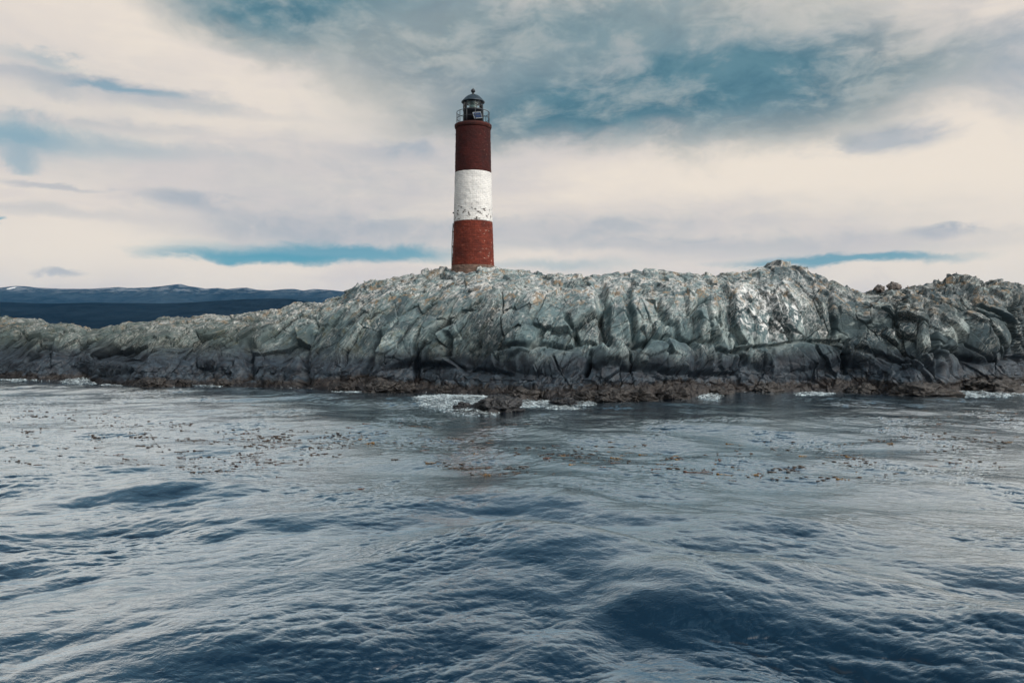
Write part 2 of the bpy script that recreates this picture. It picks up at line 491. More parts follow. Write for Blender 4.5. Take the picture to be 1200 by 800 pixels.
def rock_material():
    m, b, tc = new_mat('weathered_rock')
    P = E(tc.outputs['Object'])
    px, py, pz = sep(P)
    geo = E.nt.nodes.new('ShaderNodeNewGeometry')
    nz = sep(E(geo.outputs['Normal']))[2]
    n1 = noise(P, .55, 6, .6)
    n2 = noise(P, 2.3, 8, .65)
    n3 = noise(P, 9.0, 6, .7)
    # sheared coordinate: banding follows the foliation
    st = vec(px * 2.4 - pz * 1.8, py * 1.5, pz * .55 + px * .2)
    n4 = noise(st, 1.6, 10, .74, .6)
    n5 = noise(vmath('ADD', P, (31, 7, 2)), 1.1, 7, .62, .5)
    grey = mix(ss(n1, .35, .65), rgb(88, 107, 111), rgb(114, 132, 134))
    grey = mix(ss(n4, .40, .62), grey, rgb(70, 90, 95))
    grey = mix(ss(n2, .56, .70) * .7, grey, rgb(134, 143, 141))
    olive = mix(ss(n5, .5, .66) * ss(px, 6, -12) * .8, grey, rgb(92, 93, 74))
    olive = mix(ss(px + (n1 - .5) * 10, 13, 21) * .85, olive, rgb(46, 58, 62))
    slate = noise(vec(px * .7 - pz * .5, py * .5, pz * .6), .75, 7, .62, .5)
    olive = mix(ss(slate, .515, .575) * .72, olive, rgb(52, 68, 75))
    olive = mix(ss(slate, .46, .37) * .65, olive, rgb(142, 154, 153))
    olive = mix(ss(px + (n1 - .5) * 10, -9, -22) * .65, olive, rgb(54, 62, 58))
    # pale weathered and guano-whitened tops, running out downwards
    hh = pz + (n5 - .5) * 3.0 + (n2 - .5) * 1.6 + ss(px, -8, -24, 0, .9)
    patch = noise(vec(px * .8 - pz * .7, py * .6, pz * .5 + px * .2), .9, 6, .6, .5)
    whitew = ss(hh + nz * 1.5, 4.7, 7.0) * ss(n4 * .55 + n2 * .15 + patch * .3, .45, .55) * ss(patch, .36, .54, .25, 1.0)
    pale = mix(ss(n2, .40, .62), rgb(136, 145, 147), rgb(198, 196, 193))
    col = mix(whitew * ss(px + (n1 - .5) * 8, 25, 14, .40, .88) * ss(px + (n1 - .5) * 8, -32, -12, .45, 1.0), olive, pale)
    vein = ss(E.m('ABSOLUTE', n4 - .5), .016, .002) * ss(n1, .46, .58)
    col = mix(vein * .8, col, rgb(190, 190, 184))
    dg = vmath('LENGTH', vmath('MULTIPLY', vmath('SUBTRACT', P, (X_at(908, 45.5), 45.5, Z_at(362, 45.5))), (1 / 2.9, .08, 1 / 1.9)))
    guano = ss(dg + (n1 - .5) * 1.2, 1.15, .6) * ss(noise(vec(px * 1.6 + pz * .9, py, pz * 1.1 - px * .9), 1.3, 8, .7, 1.4), .49, .56)
    splat = ss(noise(vec(px * 1.4 + pz * .7, py, pz * 1.2 - px * .6), 1.5, 7, .7, 1.2), .57, .63) * ss(n1, .48, .6) * ss(pz, 2.4, 3.6)
    col = mix(splat * .75, col, rgb(206, 206, 204))
    col = mix(guano * .85, col, rgb(214, 216, 216))
    # ochre lichen and turf in the ledges of the upper part
    och = ss(hh + nz * 1.0, 4.6, 6.2) * ss(noise(vmath('ADD', P, (5, 17, 3)), 1.5, 7, .65, .5), .54, .62)
    crk = ss(E.m('ABSOLUTE', noise(vmath('ADD', st, (3, 9, 1)), 1.1, 9, .66, .8) - .5), .028, .005) * ss(n1, .38, .50)
    col = mix(crk * .9, col, rgb(40, 46, 48))
    col = mix(och * .75, col, mix(ss(n3, .4, .6), rgb(112, 96, 76), rgb(146, 126, 102)))
    # black lichen / wet zone, then the brown weed and mussel belt
    t1 = pz + (n1 - .5) * 1.6 + (n2 - .5) * .7
    col = mix(ss(t1, 3.0, 1.5), col, mix(ss(n2, .38, .62), rgb(27, 34, 43), rgb(48, 60, 70)))
    t2 = pz + (n1 - .5) * .9 + (n2 - .5) * .8 + (noise(P, .16, 2, .5) - .5) * 1.4 + ss(px, -6, -18, 0, .35)
    weed = mix(ss(n2, .35, .65), rgb(15, 14, 17), rgb(34, 30, 29))
    weed = mix(ss(n3, .5, .7), weed, rgb(48, 39, 32))
    wb = ss(t2, .80, .48)
    col = mix(wb, col, weed)
    col = mix(ss(pz + (n2 - .5) * .3, .25, .08), col, rgb(20, 19, 22))
    E.put(b.inputs['Base Color'], col)
    E.put(b.inputs['Roughness'], ss(t1, 1.0, 2.6, .55, .9))
    b.inputs['Specular IOR Level'].default_value = .35
    nb = bump(n4, .40, .09)
    nb = bump(n2, .5, .06, nb)
    nb = bump(n3, .45, .03, nb)
    E.put(b.inputs['Normal'], nb)
    return m


island, ISL = build_island()
tag(island, 'long rugged grey rock island with pale top and dark wet foot', 'island', kind='structure')
ROCK = island.data.materials[0]

# ------------------------------------------------------------------ the sea
def make_tile(seed, L, n, main_deg, peak, spread, p_fall=3.6):
    r = np.random.default_rng(seed)
    k1 = np.fft.fftfreq(n, L / n) * 2 * np.pi
    kx, ky = np.meshgrid(k1, k1, indexing='xy')
    k = np.hypot(kx, ky); k[0, 0] = 1
    kp = 2 * np.pi / peak
    th = np.arctan2(ky, kx) - math.radians(main_deg)
    direc = (np.abs(np.cos(th)) ** spread) * .975 + .025
    # ripples are less aligned than the swell
    mixr = np.clip(np.log(k / kp) / math.log(30), 0, 1)
    direc = direc * (1 - mixr * .45) + mixr * .45 * (np.abs(np.cos(th)) ** 3 * .88 + .12)
    S = k ** (-p_fall) * np.exp(-1.1 * (kp / k) ** 2) * direc * np.exp(-(k * .010) ** 2)
    S[0, 0] = 0
    ph = r.normal(size=(n, n)) + 1j * r.normal(size=(n, n))
    H = ph * np.sqrt(S)
    h = np.fft.ifft2(H).real
    sc = 1 / h.std()
    ddx = np.fft.ifft2(-1j * kx / k * H).real * sc
    ddy = np.fft.ifft2(-1j * ky / k * H).real * sc
    return (h * sc).astype(np.float32), ddx.astype(np.float32), ddy.astype(np.float32), L, n


TILE_L = make_tile(1, 31.0, 1024, 118, 4.2, 12, 4.9)
TILE_R = make_tile(2, 29.0, 1024, 60, 3.8, 12, 4.9)
TILE_F = make_tile(4, 11.7, 1024, 112, .52, 6, 3.6)
TILE_G = make_tile(5, 10.9, 1024, 60, .46, 6, 3.6)
TILE_S = make_tile(3, 67.0, 512, 84, 8.5, 3, 5.0)


def samp(tile, a, x, y):
    L, n = tile[3], tile[4]
    u = (x / L * n) % n; v = (y / L * n) % n
    i = np.floor(u).astype(int); j = np.floor(v).astype(int)
    fu, fv = u - i, v - j
    i %= n; j %= n
    i2, j2 = (i + 1) % n, (j + 1) % n
    A = tile[a]
    return (A[j, i] * (1 - fu) + A[j, i2] * fu) * (1 - fv) + (A[j2, i] * (1 - fu) + A[j2, i2] * fu) * fv


def sea_disp(x, y):
    zero = np.zeros_like(x)
    wr = sstep(-2.0, 3.0, x - .06 * y + 1.2 * perlin(x * .2, y * .2, zero, 301))
    patch = .72 + 1.3 * fbm(x * .11, y * .08, zero, 3, 311)
    dist = np.hypot(x, y)
    amp = .094 * np.interp(dist, [0, 9, 16, 24, 34, 46, 120, 600, 3000], [1.15, 1.1, .80, .34, .24, .30, .6, .5, .0]) * np.clip(patch, .22, 1.7)
    o = []
    for a in (0, 1, 2):
        o.append(samp(TILE_L, a, x, y) * (1 - wr) + samp(TILE_R, a, x, y) * wr)
    h = o[0] * amp; ddx = o[1] * amp * 1.1; ddy = o[2] * amp * 1.1
    # wind-ruffled patches of short sharp ripples between smooth slicks
    ruf = (.12 + .88 * sstep(-.35, .5, fbm(x * .33, y * .22, zero, 3, 341))) * np.interp(dist, [0, 10, 18, 30, 60], [.0092, .0092, .0105, .0100, .006])
    for a_, q_ in ((0, 0), (1, 1), (2, 2)):
        rv = (samp(TILE_F, a_, x, y) * (1 - wr) + samp(TILE_G, a_, x, y) * wr) * ruf
        if q_ == 0: h = h + rv
        elif q_ == 1: ddx = ddx + 1.7 * rv
        else: ddy = ddy + 1.7 * rv
    sw = np.interp(dist, [0, 12, 30, 46, 300, 2000], [.055, .065, .055, .04, .1, 0])
    h = h + samp(TILE_S, 0, x, y) * sw
    # the boat's own wake: a crest that falls away on both sides, its near face towards the boat
    for (d0, k, A, wf, wb) in ((11.9, .62, .50, 2.6, 1.4), (16.6, .5, .16, 2.0, 1.6), (22.5, .4, .11, 2.4, 2.0)):
        c = d0 - k * (np.sqrt(x * x + 1.2) - 1.1) + .35 * perlin(x * .35, y * .1, zero, 330) * 1.5
        s = y - c
        prof = np.where(s < 0, np.exp(-(s / wf) ** 2), np.exp(-(s / wb) ** 2))
        h = h + A * (prof - .3) * np.exp(-(x / 9.0) ** 2) * np.exp(-np.clip(dist - 30, 0, 99) / 10)
    return ddx, ddy, h


def build_sea():
    rows = [2.2]
    while rows[-1] < 64:
        d = rows[-1]
        rows.append(d + min(.062, max(.014, .38 * d * d / 2690)))
    while rows[-1] < 24000: rows.append(rows[-1] * 1.018 + .03)
    rows = np.array(rows)
    px = np.concatenate([np.linspace(-2600, -260, 180, endpoint=False), np.arange(-260, 1460, 1.15), np.linspace(1461, 3800, 180)])
    D, PXg = np.meshgrid(rows, px, indexing='ij')
    X = (PXg - 600) / F * D
    ddx, ddy, h = sea_disp(X, D)
    h[rows > 3200] = 0
    P = np.stack([X + ddx, D + ddy, h], -1)
    me = grid_mesh('sea', P)
    return link_mesh('sea', me, water_material()), P, rows, px


def water_material():
    m, b, tc = new_mat('sea_water')
    nt = m.node_tree
    P = E(tc.outputs['Object'])
    px, py, pz = sep(P)
    tint = noise(P, .12, 3, .5)
    n1 = noise(vec(px * .55, py * 1.0, 0.0), 7.0, 5, .6, .5)
    n2 = noise(vec(px * .8 + py * .35, py * 1.1, 4.0), 30.0, 3, .6, .5)
    ridge = 1.0 - E.m('ABSOLUTE', noise(vec(px * .75 + py * .12, py * 1.25, 2.0), 5.5, 4, .62, .7) - .5) * 2.0
    nb = bump(ridge, .28, .03)
    nb = bump(n1, .14, .04, nb)
    nb = bump(n2, .16, .008, nb)
    dif = nt.nodes.new('ShaderNodeBsdfDiffuse')
    E.put(dif.inputs['Color'], mix(ss(tint, .35, .65), rgb(5, 27, 45), rgb(8, 35, 54)))
    glo = nt.nodes.new('ShaderNodeBsdfGlossy'); glo.inputs['Roughness'].default_value = .06
    glo.inputs['Color'].default_value = (.86, .95, 1, 1)
    lw = nt.nodes.new('ShaderNodeLayerWeight'); lw.inputs['Blend'].default_value = .5
    for n in (glo, lw): E.put(n.inputs['Normal'], nb)
    f = ss(E(lw.outputs['Facing']), .25, .87, .035, .94)
    ms = nt.nodes.new('ShaderNodeMixShader')
    E.put(ms.inputs[0], f)
    nt.links.new(dif.outputs[0], ms.inputs[1]); nt.links.new(glo.outputs[0], ms.inputs[2])
    nt.links.new(ms.outputs[0], nt.nodes['Material Output'].inputs[0])
    nt.nodes.remove(b)
    return m


sea, SEA, SROWS, SPX = build_sea()
tag(sea, 'dark blue rippled sea in front of the rock island', 'sea', kind='structure')


def sea_point(px, py):
    """nearest vertex of the built water surface to the flat-sea spot (px, py)"""
    d = D_sea(py)
    i = min(np.searchsorted(SROWS, d), len(SROWS) - 1); j = min(np.searchsorted(SPX, px), len(SPX) - 1)
    return SEA[i, j]


# ------------------------------------------------------------------ surf
def foam_material():
    m, b, tc = new_mat('sea_foam')
    P = E(tc.outputs['Object'])
    n = noise(P, 9, 6, .65)
    at = E.nt.nodes.new('ShaderNodeAttribute'); at.attribute_name = 'density'
    d = E(at.outputs['Fac'])
    px, py, pz = sep(P)
    lace = noise(vec(px * .55, py * 1.9, pz), 5, 8, .72, .9)
    E.put(b.inputs['Base Color'], mix(ss(d + (n - .5) * .4, .0, .4), rgb(184, 198, 204), rgb(236, 237, 236)))
    b.inputs['Roughness'].default_value = .8
    E.put(b.inputs['Alpha'], ss(d * 2.5 + (lace - .5) * 2.2, -.12, .42))
    E.put(b.inputs['Normal'], bump(n, .2, .03))
    return m


def build_foam():
    # (px, py, rx px, ry px, density)
    pats = [(545, 469, 58, 8, 1.0), (528, 466, 44, 5, .9), (558, 477, 38, 6, .9), (605, 469, 50, 4.5, .8), (655, 469, 60, 3.5, .62), (660, 475, 22, 2, .75), (690, 468, 26, 2, .6),
            (832, 464, 16, 4, .75), (955, 463, 26, 3, .5), (1135, 461, 34, 5, .7), (1165, 463, 40, 3, .5), (1194, 452, 16, 7, 1.0),
            (95, 446, 26, 2.6, .75), (20, 445, 30, 2, .4), (135, 450, 20, 2, .65), (250, 451, 24, 1.4, .38), (405, 459, 20, 1.4, .36)]
    pxs = np.arange(-30, 1240, .5)
    ds = np.arange(31, 60, .045)
    Dg, PXg = np.meshgrid(ds, pxs, indexing='ij')
    X = (PXg - 600) / F * Dg
    PYg = HZ + CAMZ * F / Dg
    zero = np.zeros_like(X)
    msk = np.zeros_like(X)
    for (a, b_, rx, ry, k) in pats:
        q = ((PXg - a) / rx) ** 2 + ((PYg - b_) / ry) ** 2
        msk = np.maximum(msk, k * np.clip(1.25 - q, 0, 1))
    sdw = shore_d(PXg) - Dg
    n = fbm(X * 1.1, Dg * .8, zero, 5, 401, .62)
    line = np.exp(-((sdw - .15) / .45) ** 2) * sstep(.0, .35, n + .05) * .22
    msk = np.maximum(msk, line)
    nn = fbm(X * 1.3, Dg * 2.2, zero, 6, 411, .68)
    val = msk * 1.15 + nn * .8 - .38
    val = np.where(msk > .12, val, -1)
    val[sdw < -1.2] = -1
    _, _, h = sea_disp(X, Dg)
    lump = np.clip(val, 0, 1)
    Z = h + .015 + lump * .17 * (.6 + .9 * np.abs(fbm(X * 3, Dg * 3, zero, 3, 421)))
    keep = val > 0
    P = np.stack([X, Dg, np.where(keep, Z, h - .03)], -1)
    r, c = X.shape
    idx = np.arange(r * c).reshape(r, c)
    q = np.stack([idx[:-1, :-1], idx[:-1, 1:], idx[1:, 1:], idx[1:, :-1]], -1).reshape(-1, 4)
    kf = keep[:-1, :-1] | keep[:-1, 1:] | keep[1:, 1:] | keep[1:, :-1]
    q = q[kf.ravel()]
    used = np.unique(q)
    remap = np.zeros(r * c, int); remap[used] = np.arange(len(used))
    me = bpy.data.meshes.new('sea_foam')
    fill_mesh(me, P.reshape(-1, 3)[used], remap[q])
    at = me.attributes.new('density', 'FLOAT', 'POINT')
    at.data.foreach_set('value', np.clip(val, 0, 2).ravel()[used].astype(np.float32))
    return link_mesh('sea_foam', me, foam_material())


foam = build_foam()
tag(foam, 'white foam of waves breaking along the foot of the rocks', 'foam', kind='stuff')


# ------------------------------------------------------------------ loose rocks
def rock_mesh(name, sx, sy, sz, seed, rough=.35, res=6, flat=0.0):
    bm = bmesh.new()
    bmesh.ops.create_icosphere(bm, subdivisions=res, radius=1.0)
    V = np.array([v.co[:] for v in bm.verts])
    q = V * np.array([1.0, 1.0, 1.0])
    a, e, _ = cells(q[:, 0] * 1.5 + seed, q[:, 1] * 1.5, q[:, 2] * 1.5 + 3, seed)
    a2, e2, _ = cells(q[:, 0] * 4.5 + seed, q[:, 1] * 4.5, q[:, 2] * 4.5, seed + 5)
    n = fbm(q[:, 0] * 1.2 + seed, q[:, 1] * 1.2, q[:, 2] * 1.2, 5, seed + 9, .55)
    r = 1 + rough * (.9 * a + .8 * n + .22 * a2 - .25 * (1 - sstep(0, .12, e)))
    V = V * r[:, None]
    V[:, 2] = np.where(V[:, 2] < -.35, -.35 + (V[:, 2] + .35) * .3, V[:, 2])
    V = V * np.array([sx, sy, sz])
    for v, co in zip(bm.verts, V): v.co = co
    me = bpy.data.meshes.new(name)
    bm.to_mesh(me); bm.free()
    return me


def wet_rock_material(name, c0, c1, c2, rough=.45):
    m, b, tc = new_mat(name)
    P = E(tc.outputs['Object'])
    n1 = noise(P, 1.8, 7, .65, .4); n2 = noise(P, 9, 6, .7)
    col = mix(ss(n1, .36, .62), c0, c1)
    col = mix(ss(n2, .5, .7) * .8, col, c2)
    E.put(b.inputs['Base Color'], col)
    b.inputs['Roughness'].default_value = rough
    E.put(b.inputs['Normal'], bump(n2, .9, .05, bump(n1, .7, .12)))
    return m


WET = wet_rock_material('wet_black_rock', rgb(13, 14, 18), rgb(26, 28, 33), rgb(38, 38, 40), .35)
BROWN = wet_rock_material('weed_covered_rock', rgb(16, 15, 17), rgb(34, 30, 28), rgb(48, 41, 34), .5)
PINK = wet_rock_material('dry_pinkish_rock', rgb(88, 86, 86), rgb(112, 104, 100), rgb(142, 134, 128), .85)


def put_rock(name, px, py, d, sx, sy, sz, seed, mat, rz, label, cat='rock', group=None, zoff=0.0, rough=.35):
    o = link_mesh(name, rock_mesh(name, sx, sy, sz, seed, rough), mat)
    o.location = (X_at(px, d), d, Z_at(py, d) + zoff)
    o.rotation_euler = (0, 0, rz)
    return tag(o, label, cat, group)


put_rock('wave_washed_rock', 585, 479.0, 34.6, 1.08, .65, .60, 3, WET, .15, 'black jagged rock standing out of the surf in front of the island')
put_rock('wave_washed_rock', 543, 478.5, 35.2, .46, .36, .26, 9, WET, -.2, 'low dark rock awash in white foam beside the taller black rock')
put_rock('wave_washed_rock', 661, 471.0, 37.4, .62, .4, .2, 15, WET, 0, 'small flat wet rock just breaking the water near the shore under the cliff')
put_rock('rock_ledge', 1078, 465.5, 40.2, 1.55, .9, .62, 21, BROWN, -.12, 'brown sloping ledge reaching out into the water near right end of the shore')
put_rock('rock_ledge', 1165, 459.0, 43.0, 1.7, 1.0, .75, 27, BROWN, .1, 'dark blunt ledge with white surf behind its right end')
put_rock('summit_boulder', 1047, 336.8, 51.0, .40, .36, .34, 33, PINK, .3, 'pale pinkish boulder sitting alone on the low saddle of the crest', 'boulder', rough=.25)
put_rock('summit_boulder', 1030, 339.0, 51.0, .36, .3, .32, 39, PINK, .9, 'smaller grey pointed boulder left of the pinkish boulder on the crest', 'boulder', rough=.3)
shore_list = [(180, 453.5, .85), (214, 452, .5), (262, 452.5, .5), (400, 457, .55), (447, 459, .9), (470, 459.5, .6), (522, 460.5, .55), (612, 465.5, .65), (690, 467.5, .6), (718, 468.5, .75),
              (748, 468.5, .7), (790, 467, .65), (842, 463.5, .55), (900, 461.5, .8), (1010, 461, .6)]
where = ['below the low left end of the island', 'second from the left end of the island', 'under the dark hollow of the left cliff',
         'left of the big rounded one', 'rounded and largest left of the lighthouse', 'beside the rounded largest one',
         'on the shore just left of the lighthouse', 'on the shore behind the black surf rock', 'left of the pair of boulders under the twin clefts', 'larger of the pair under the twin clefts',
         'right of the pair under the twin clefts', 'under the big rounded bulge of the cliff', 'below the deep black cleft', 'below the whitened cliff', 'between the whitened cliff and the sloping ledge']
for i, ((a, b_, s), w) in enumerate(zip(shore_list, where)):
    d = float(shore_d(a)) - .15
    o = put_rock('shore_boulder', a, 0, d, s * 1.25, s * .8, s * .62, 50 + i * 3, BROWN, random.uniform(-.5, .5),
                 'brown weedy boulder at the waterline, ' + w, 'boulder', 'boulders along the waterline')
    o.location.z = .06

# ------------------------------------------------------------------ lighthouse
LD = 52.0
LX = X_at(554.6, LD)


def lz(py): return Z_at(py, LD)


def lathe(profile, seg=96, cap=True):
    """profile: [(radius, z)] -> bmesh with uv (arc metres, z metres)"""
    bm = bmesh.new()
    rings = []
    for (r, z) in profile:
        rings.append([bm.verts.new((r * math.cos(2 * math.pi * k / seg), r * math.sin(2 * math.pi * k / seg), z)) for k in range(seg)])
    uv = bm.loops.layers.uv.new('UVMap')
    for a, b_ in zip(rings[:-1], rings[1:]):
        for k in range(seg):
            k2 = (k + 1) % seg
            f = bm.faces.new((a[k], a[k2], b_[k2], b_[k]))
            us = (k, k + 1, k + 1, k)
            for lp, u in zip(f.loops, us):
                lp[uv].uv = (u / seg * 8.4, lp.vert.co.z)
    if cap:
        bm.faces.new(rings[-1]); bm.faces.new(list(reversed(rings[0])))
    return bm


def masonry(name, c0, c1, stain, flake, flake_amt, low_stain=None):
    m, b, tc = new_mat(name)
    uvv = E(tc.outputs['UV'])
    u, v, _ = sep(uvv)
    br = E.nt.nodes.new('ShaderNodeTexBrick')
    E.put(br.inputs['Vector'], uvv)
    br.inputs['Scale'].default_value = 1.0
    br.inputs['Brick Width'].default_value = .30; br.inputs['Row Height'].default_value = .12
    br.inputs['Mortar Size'].default_value = .010; br.inputs['Mortar Smooth'].default_value = .4
    br.inputs['Color1'].default_value = c0; br.inputs['Color2'].default_value = c1
    br.inputs['Mortar'].default_value = tuple(c * .62 for c in c0[:3]) + (1,)
    P = E(tc.outputs['Object'])
    n1 = noise(P, 1.1, 6, .6); n2 = noise(P, 7, 6, .7); n3 = noise(P, 16, 3, .6)
    col = mix(ss(n1, .42, .68) * .65, E(br.outputs['Color']), stain)
    col = mix(ss(n2, .58, .72) * .5, col, stain)
    run = noise(vec(u * 5, v * .35, 1.0), 1.0, 5, .6)
    col = mix(ss(run, .55, .72) * .3, col, stain)
    fl = ss(noise(vec(u * 3.4, v * 5.0, 7.0), 1.0, 5, .68), .555 if low_stain else .60, .60 if low_stain else .65) * flake_amt
    fl = fl * (ss(v, low_stain[0], low_stain[1]) if low_stain else ss(u, 6.5, 7.5, .12, 1.0))
    col = mix(fl, col, flake)
    E.put(b.inputs['Base Color'], col)
    b.inputs['Roughness'].default_value = .85
    b.inputs['Specular IOR Level'].default_value = .2
    nb = bump(E(br.outputs['Fac']), -.9, .03)
    nb = bump(n2, .7, .035, nb)
    nb = bump(n3, .5, .02, nb)
    E.put(b.inputs['Normal'], nb)
    return m


M_lowred = masonry('weathered_red_paint', rgb(98, 44, 34), rgb(118, 55, 42), rgb(64, 31, 27), rgb(176, 150, 138), .9)
M_white = masonry('weathered_white_paint', rgb(220, 220, 218), rgb(228, 228, 226), rgb(190, 191, 191), rgb(62, 56, 54), 1.0, (12.1, 11.5))
M_topred = masonry('dark_red_masonry', rgb(58, 24, 23), rgb(70, 29, 26), rgb(40, 20, 21), rgb(150, 120, 108), .35)  # top band coloured a darker red than the lowest band
M_black = simple_mat('black_painted_iron', rgb(22, 25, 32), .5, 0.0, .35, 12, .25)
M_roof = simple_mat('blue_grey_roof_metal', rgb(46, 58, 68), .45, .4, .3, 6, .2)
M_rail = simple_mat('grey_iron_rail', rgb(58, 62, 68), .55, .3, .3, 20, .1)
M_conc = simple_mat('footing_stone', rgb(104, 84, 74), .9, 0, .35, 5, .6)
M_cell = simple_mat('solar_cells', rgb(22, 44, 78), .45, 0, .25, 10, 0)
M_cell.node_tree.nodes['Principled BSDF'].inputs['Specular IOR Level'].default_value = .15
M_alu = simple_mat('panel_frame_alloy', rgb(140, 148, 152), .5, .3, .15, 10, 0)

lh = bpy.data.objects.new('lighthouse', None); COL.objects.link(lh)
lh.location = (LX, LD, 0)
tag(lh, 'red and white banded brick lighthouse with black lantern on top of the rock', 'lighthouse')
Z0, Z1, Z2, Z3 = lz(313), Z_at(258, LD - 1.27), Z_at(199.7, LD - 1.2), lz(152.5)
r0, r1, r2, r3 = 1.41, 1.31, 1.225, 1.17


def tower_piece(name, za, ra, zb, rb, mat, seed, label, amp=.022):
    n = 60
    prof = [(ra + (rb - ra) * k / n, za + (zb - za) * k / n) for k in range(n + 1)]
    bm = lathe(prof, 160)
    V = np.array([v.co[:] for v in bm.verts])
    nn = fbm(V[:, 0] * 4.5, V[:, 1] * 4.5, V[:, 2] * 4.5, 4, seed, .65)
    for v, d in zip(bm.verts, nn):
        s = 1 + amp * float(d) / 1.3
        v.co.x *= s; v.co.y *= s
    o = bm_obj(name, bm, mat, lh)
    o['label'] = label
    return o


tower_piece('footing', Z0 - 1.2, 1.50, Z0 + .07, 1.47, M_conc, 501, 'pale mortar footing set into the rock', .03)
tower_piece('tower_band', Z0 + .072, r0, Z1, r1, M_lowred, 511, 'lowest red band with flaked paint')
tower_piece('tower_band', Z1 + .001, r1 + .004, Z2, r2 + .004, M_white, 521, 'white middle band with dark flaked spots near its foot')
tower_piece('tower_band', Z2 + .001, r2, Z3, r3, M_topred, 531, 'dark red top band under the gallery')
zg = lz(148.2)
gal = lathe([(r3 - .05, Z3 - .02), (r3 + .02, Z3 - .02), (r3 + .05, Z3 + .03), (1.235, Z3 + .07), (1.25, Z3 + .12), (1.25, zg), (1.2, zg + .03), (.3, zg + .04)], 128)
bm_obj('gallery', gal, masonry('gallery_paint', rgb(64, 33, 30), rgb(78, 38, 33), rgb(36, 26, 28), rgb(150, 90, 70), .5), lh)
# railing
zt = lz(133.6)
bmr = bmesh.new()


def tube(bm, pts, r, seg=8, closed=False):
    pts = [Vector(p) for p in pts]
    rings = []
    n = len(pts)
    for i, p in enumerate(pts):
        a = pts[i - 1] if (i or closed) else pts[0]
        b_ = pts[(i + 1) % n] if (i < n - 1 or closed) else pts[-1]
        t = (b_ - a).normalized()
        up = Vector((0, 0, 1)) if abs(t.z) < .9 else Vector((1, 0, 0))
        s = t.cross(up).normalized(); w = s.cross(t)
        rings.append([bm.verts.new(p + (s * math.cos(2 * math.pi * k / seg) + w * math.sin(2 * math.pi * k / seg)) * r) for k in range(seg)])
    for i in range(n if closed else n - 1):
        A, B = rings[i], rings[(i + 1) % n]
        for k in range(seg):
            bm.faces.new((A[k], A[(k + 1) % seg], B[(k + 1) % seg], B[k]))
    if not closed:
        bm.faces.new(list(reversed(rings[0]))); bm.faces.new(rings[-1])


RR = 1.10
for zz in (zt, zg + (zt - zg) * .52):
    bm = bmesh.new()
    tube(bm, [(RR * math.cos(2 * math.pi * k / 64), RR * math.sin(2 * math.pi * k / 64), zz) for k in range(64)], .020, 8, True)
    bm_obj('railing', bm, M_rail, lh)
bmr.free()
for k in range(12):
    a = 2 * math.pi * (k + .35) / 12
    bm = bmesh.new()
    x_, y_ = RR * math.cos(a), RR * math.sin(a)
    tube(bm, [(x_, y_, zg), (x_, y_, zt + .015)], .022, 8)
    bm_obj('railing_post', bm, M_rail, lh)
# lantern
zd, zl = lz(130.4), lz(121.2)
bm_obj('lantern_drum', lathe([(.66, zg + .041), (.66, zd - .06), (.69, zd - .05), (.69, zd), (.60, zd + .005)], 64), M_black, lh)
mg, bgx, tcg = new_mat('lantern_glass')
trn = mg.node_tree.nodes.new('ShaderNodeBsdfTransparent'); trn.inputs[0].default_value = (.95, .98, .98, 1)
gl = mg.node_tree.nodes.new('ShaderNodeBsdfGlossy'); gl.inputs['Roughness'].default_value = .04
fr = mg.node_tree.nodes.new('ShaderNodeFresnel'); fr.inputs[0].default_value = 1.45
mx = mg.node_tree.nodes.new('ShaderNodeMixShader')
mg.node_tree.links.new(fr.outputs[0], mx.inputs[0]); mg.node_tree.links.new(trn.outputs[0], mx.inputs[1]); mg.node_tree.links.new(gl.outputs[0], mx.inputs[2])
mg.node_tree.links.new(mx.outputs[0], mg.node_tree.nodes['Material Output'].inputs[0])
gz = bm_obj('lantern_glazing', lathe([(.645, zd + .006), (.645, zl)], 48, cap=False), mg, lh)
for k in range(10):
    a = 2 * math.pi * (k + .2) / 10
    bm = bmesh.new()
    tube(bm, [(.66 * math.cos(a), .66 * math.sin(a), zd + .003), (.66 * math.cos(a), .66 * math.sin(a), zl + .01)], .017, 6)
    bm_obj('glazing_bar', bm, M_black, gz)
M_lens = simple_mat('lens_glass', rgb(140, 166, 160), .15, 0.2, .2, 6, 0)
bm_obj('lamp_lens', lathe([(.14, zd + .006), (.14, zd + .10), (.20, zd + .13), (.235, zd + .22), (.21, zd + .32), (.27, zd + .38), (.44, zl - .01)], 32), M_lens, lh)
zdm = lz(112.2)
prof = [(.60, zl - .02), (.76, zl - .035), (.79, zl - .02), (.785, zl + .03), (.70, zl + .09)]
for k in range(1, 9):
    t = k / 8
    prof.append((.68 * (1 - t) ** .72 + .09 * t, zl + .10 + (zdm - zl - .10) * (t * .72 + .28 * math.sin(t * math.pi / 2))))
roof = bm_obj('lantern_roof', lathe(prof, 48), M_roof, lh)
hb = zdm
bm_obj('roof_finial', lathe([(.10, hb - .05), (.075, hb + .04), (.06, hb + .10), (.10, hb + .14), (.145, hb + .20), (.15, hb + .26), (.12, hb + .32), (.05, hb + .36), (.02, hb + .42)], 24), M_black, roof)
for k in range(8):
    a = 2 * math.pi * (k + .5) / 8
    bm = bmesh.new()
    tube(bm, [((r_ + .008) * math.cos(a), (r_ + .008) * math.sin(a), z_) for (r_, z_) in prof[4:]], .014, 6)
    bm_obj('roof_rib', bm, M_roof, roof)


# solar panel on the seaward side of the drum, leaning back
def slab(w, h, t, bev=.004):
    bm = bmesh.new()
    bmesh.ops.create_cube(bm, size=1.0)
    for v in bm.verts: v.co = (v.co.x * w, v.co.y * t, v.co.z * h)
    bmesh.ops.bevel(bm, geom=bm.edges[:], offset=bev, segments=2, affect='EDGES')
    return bm


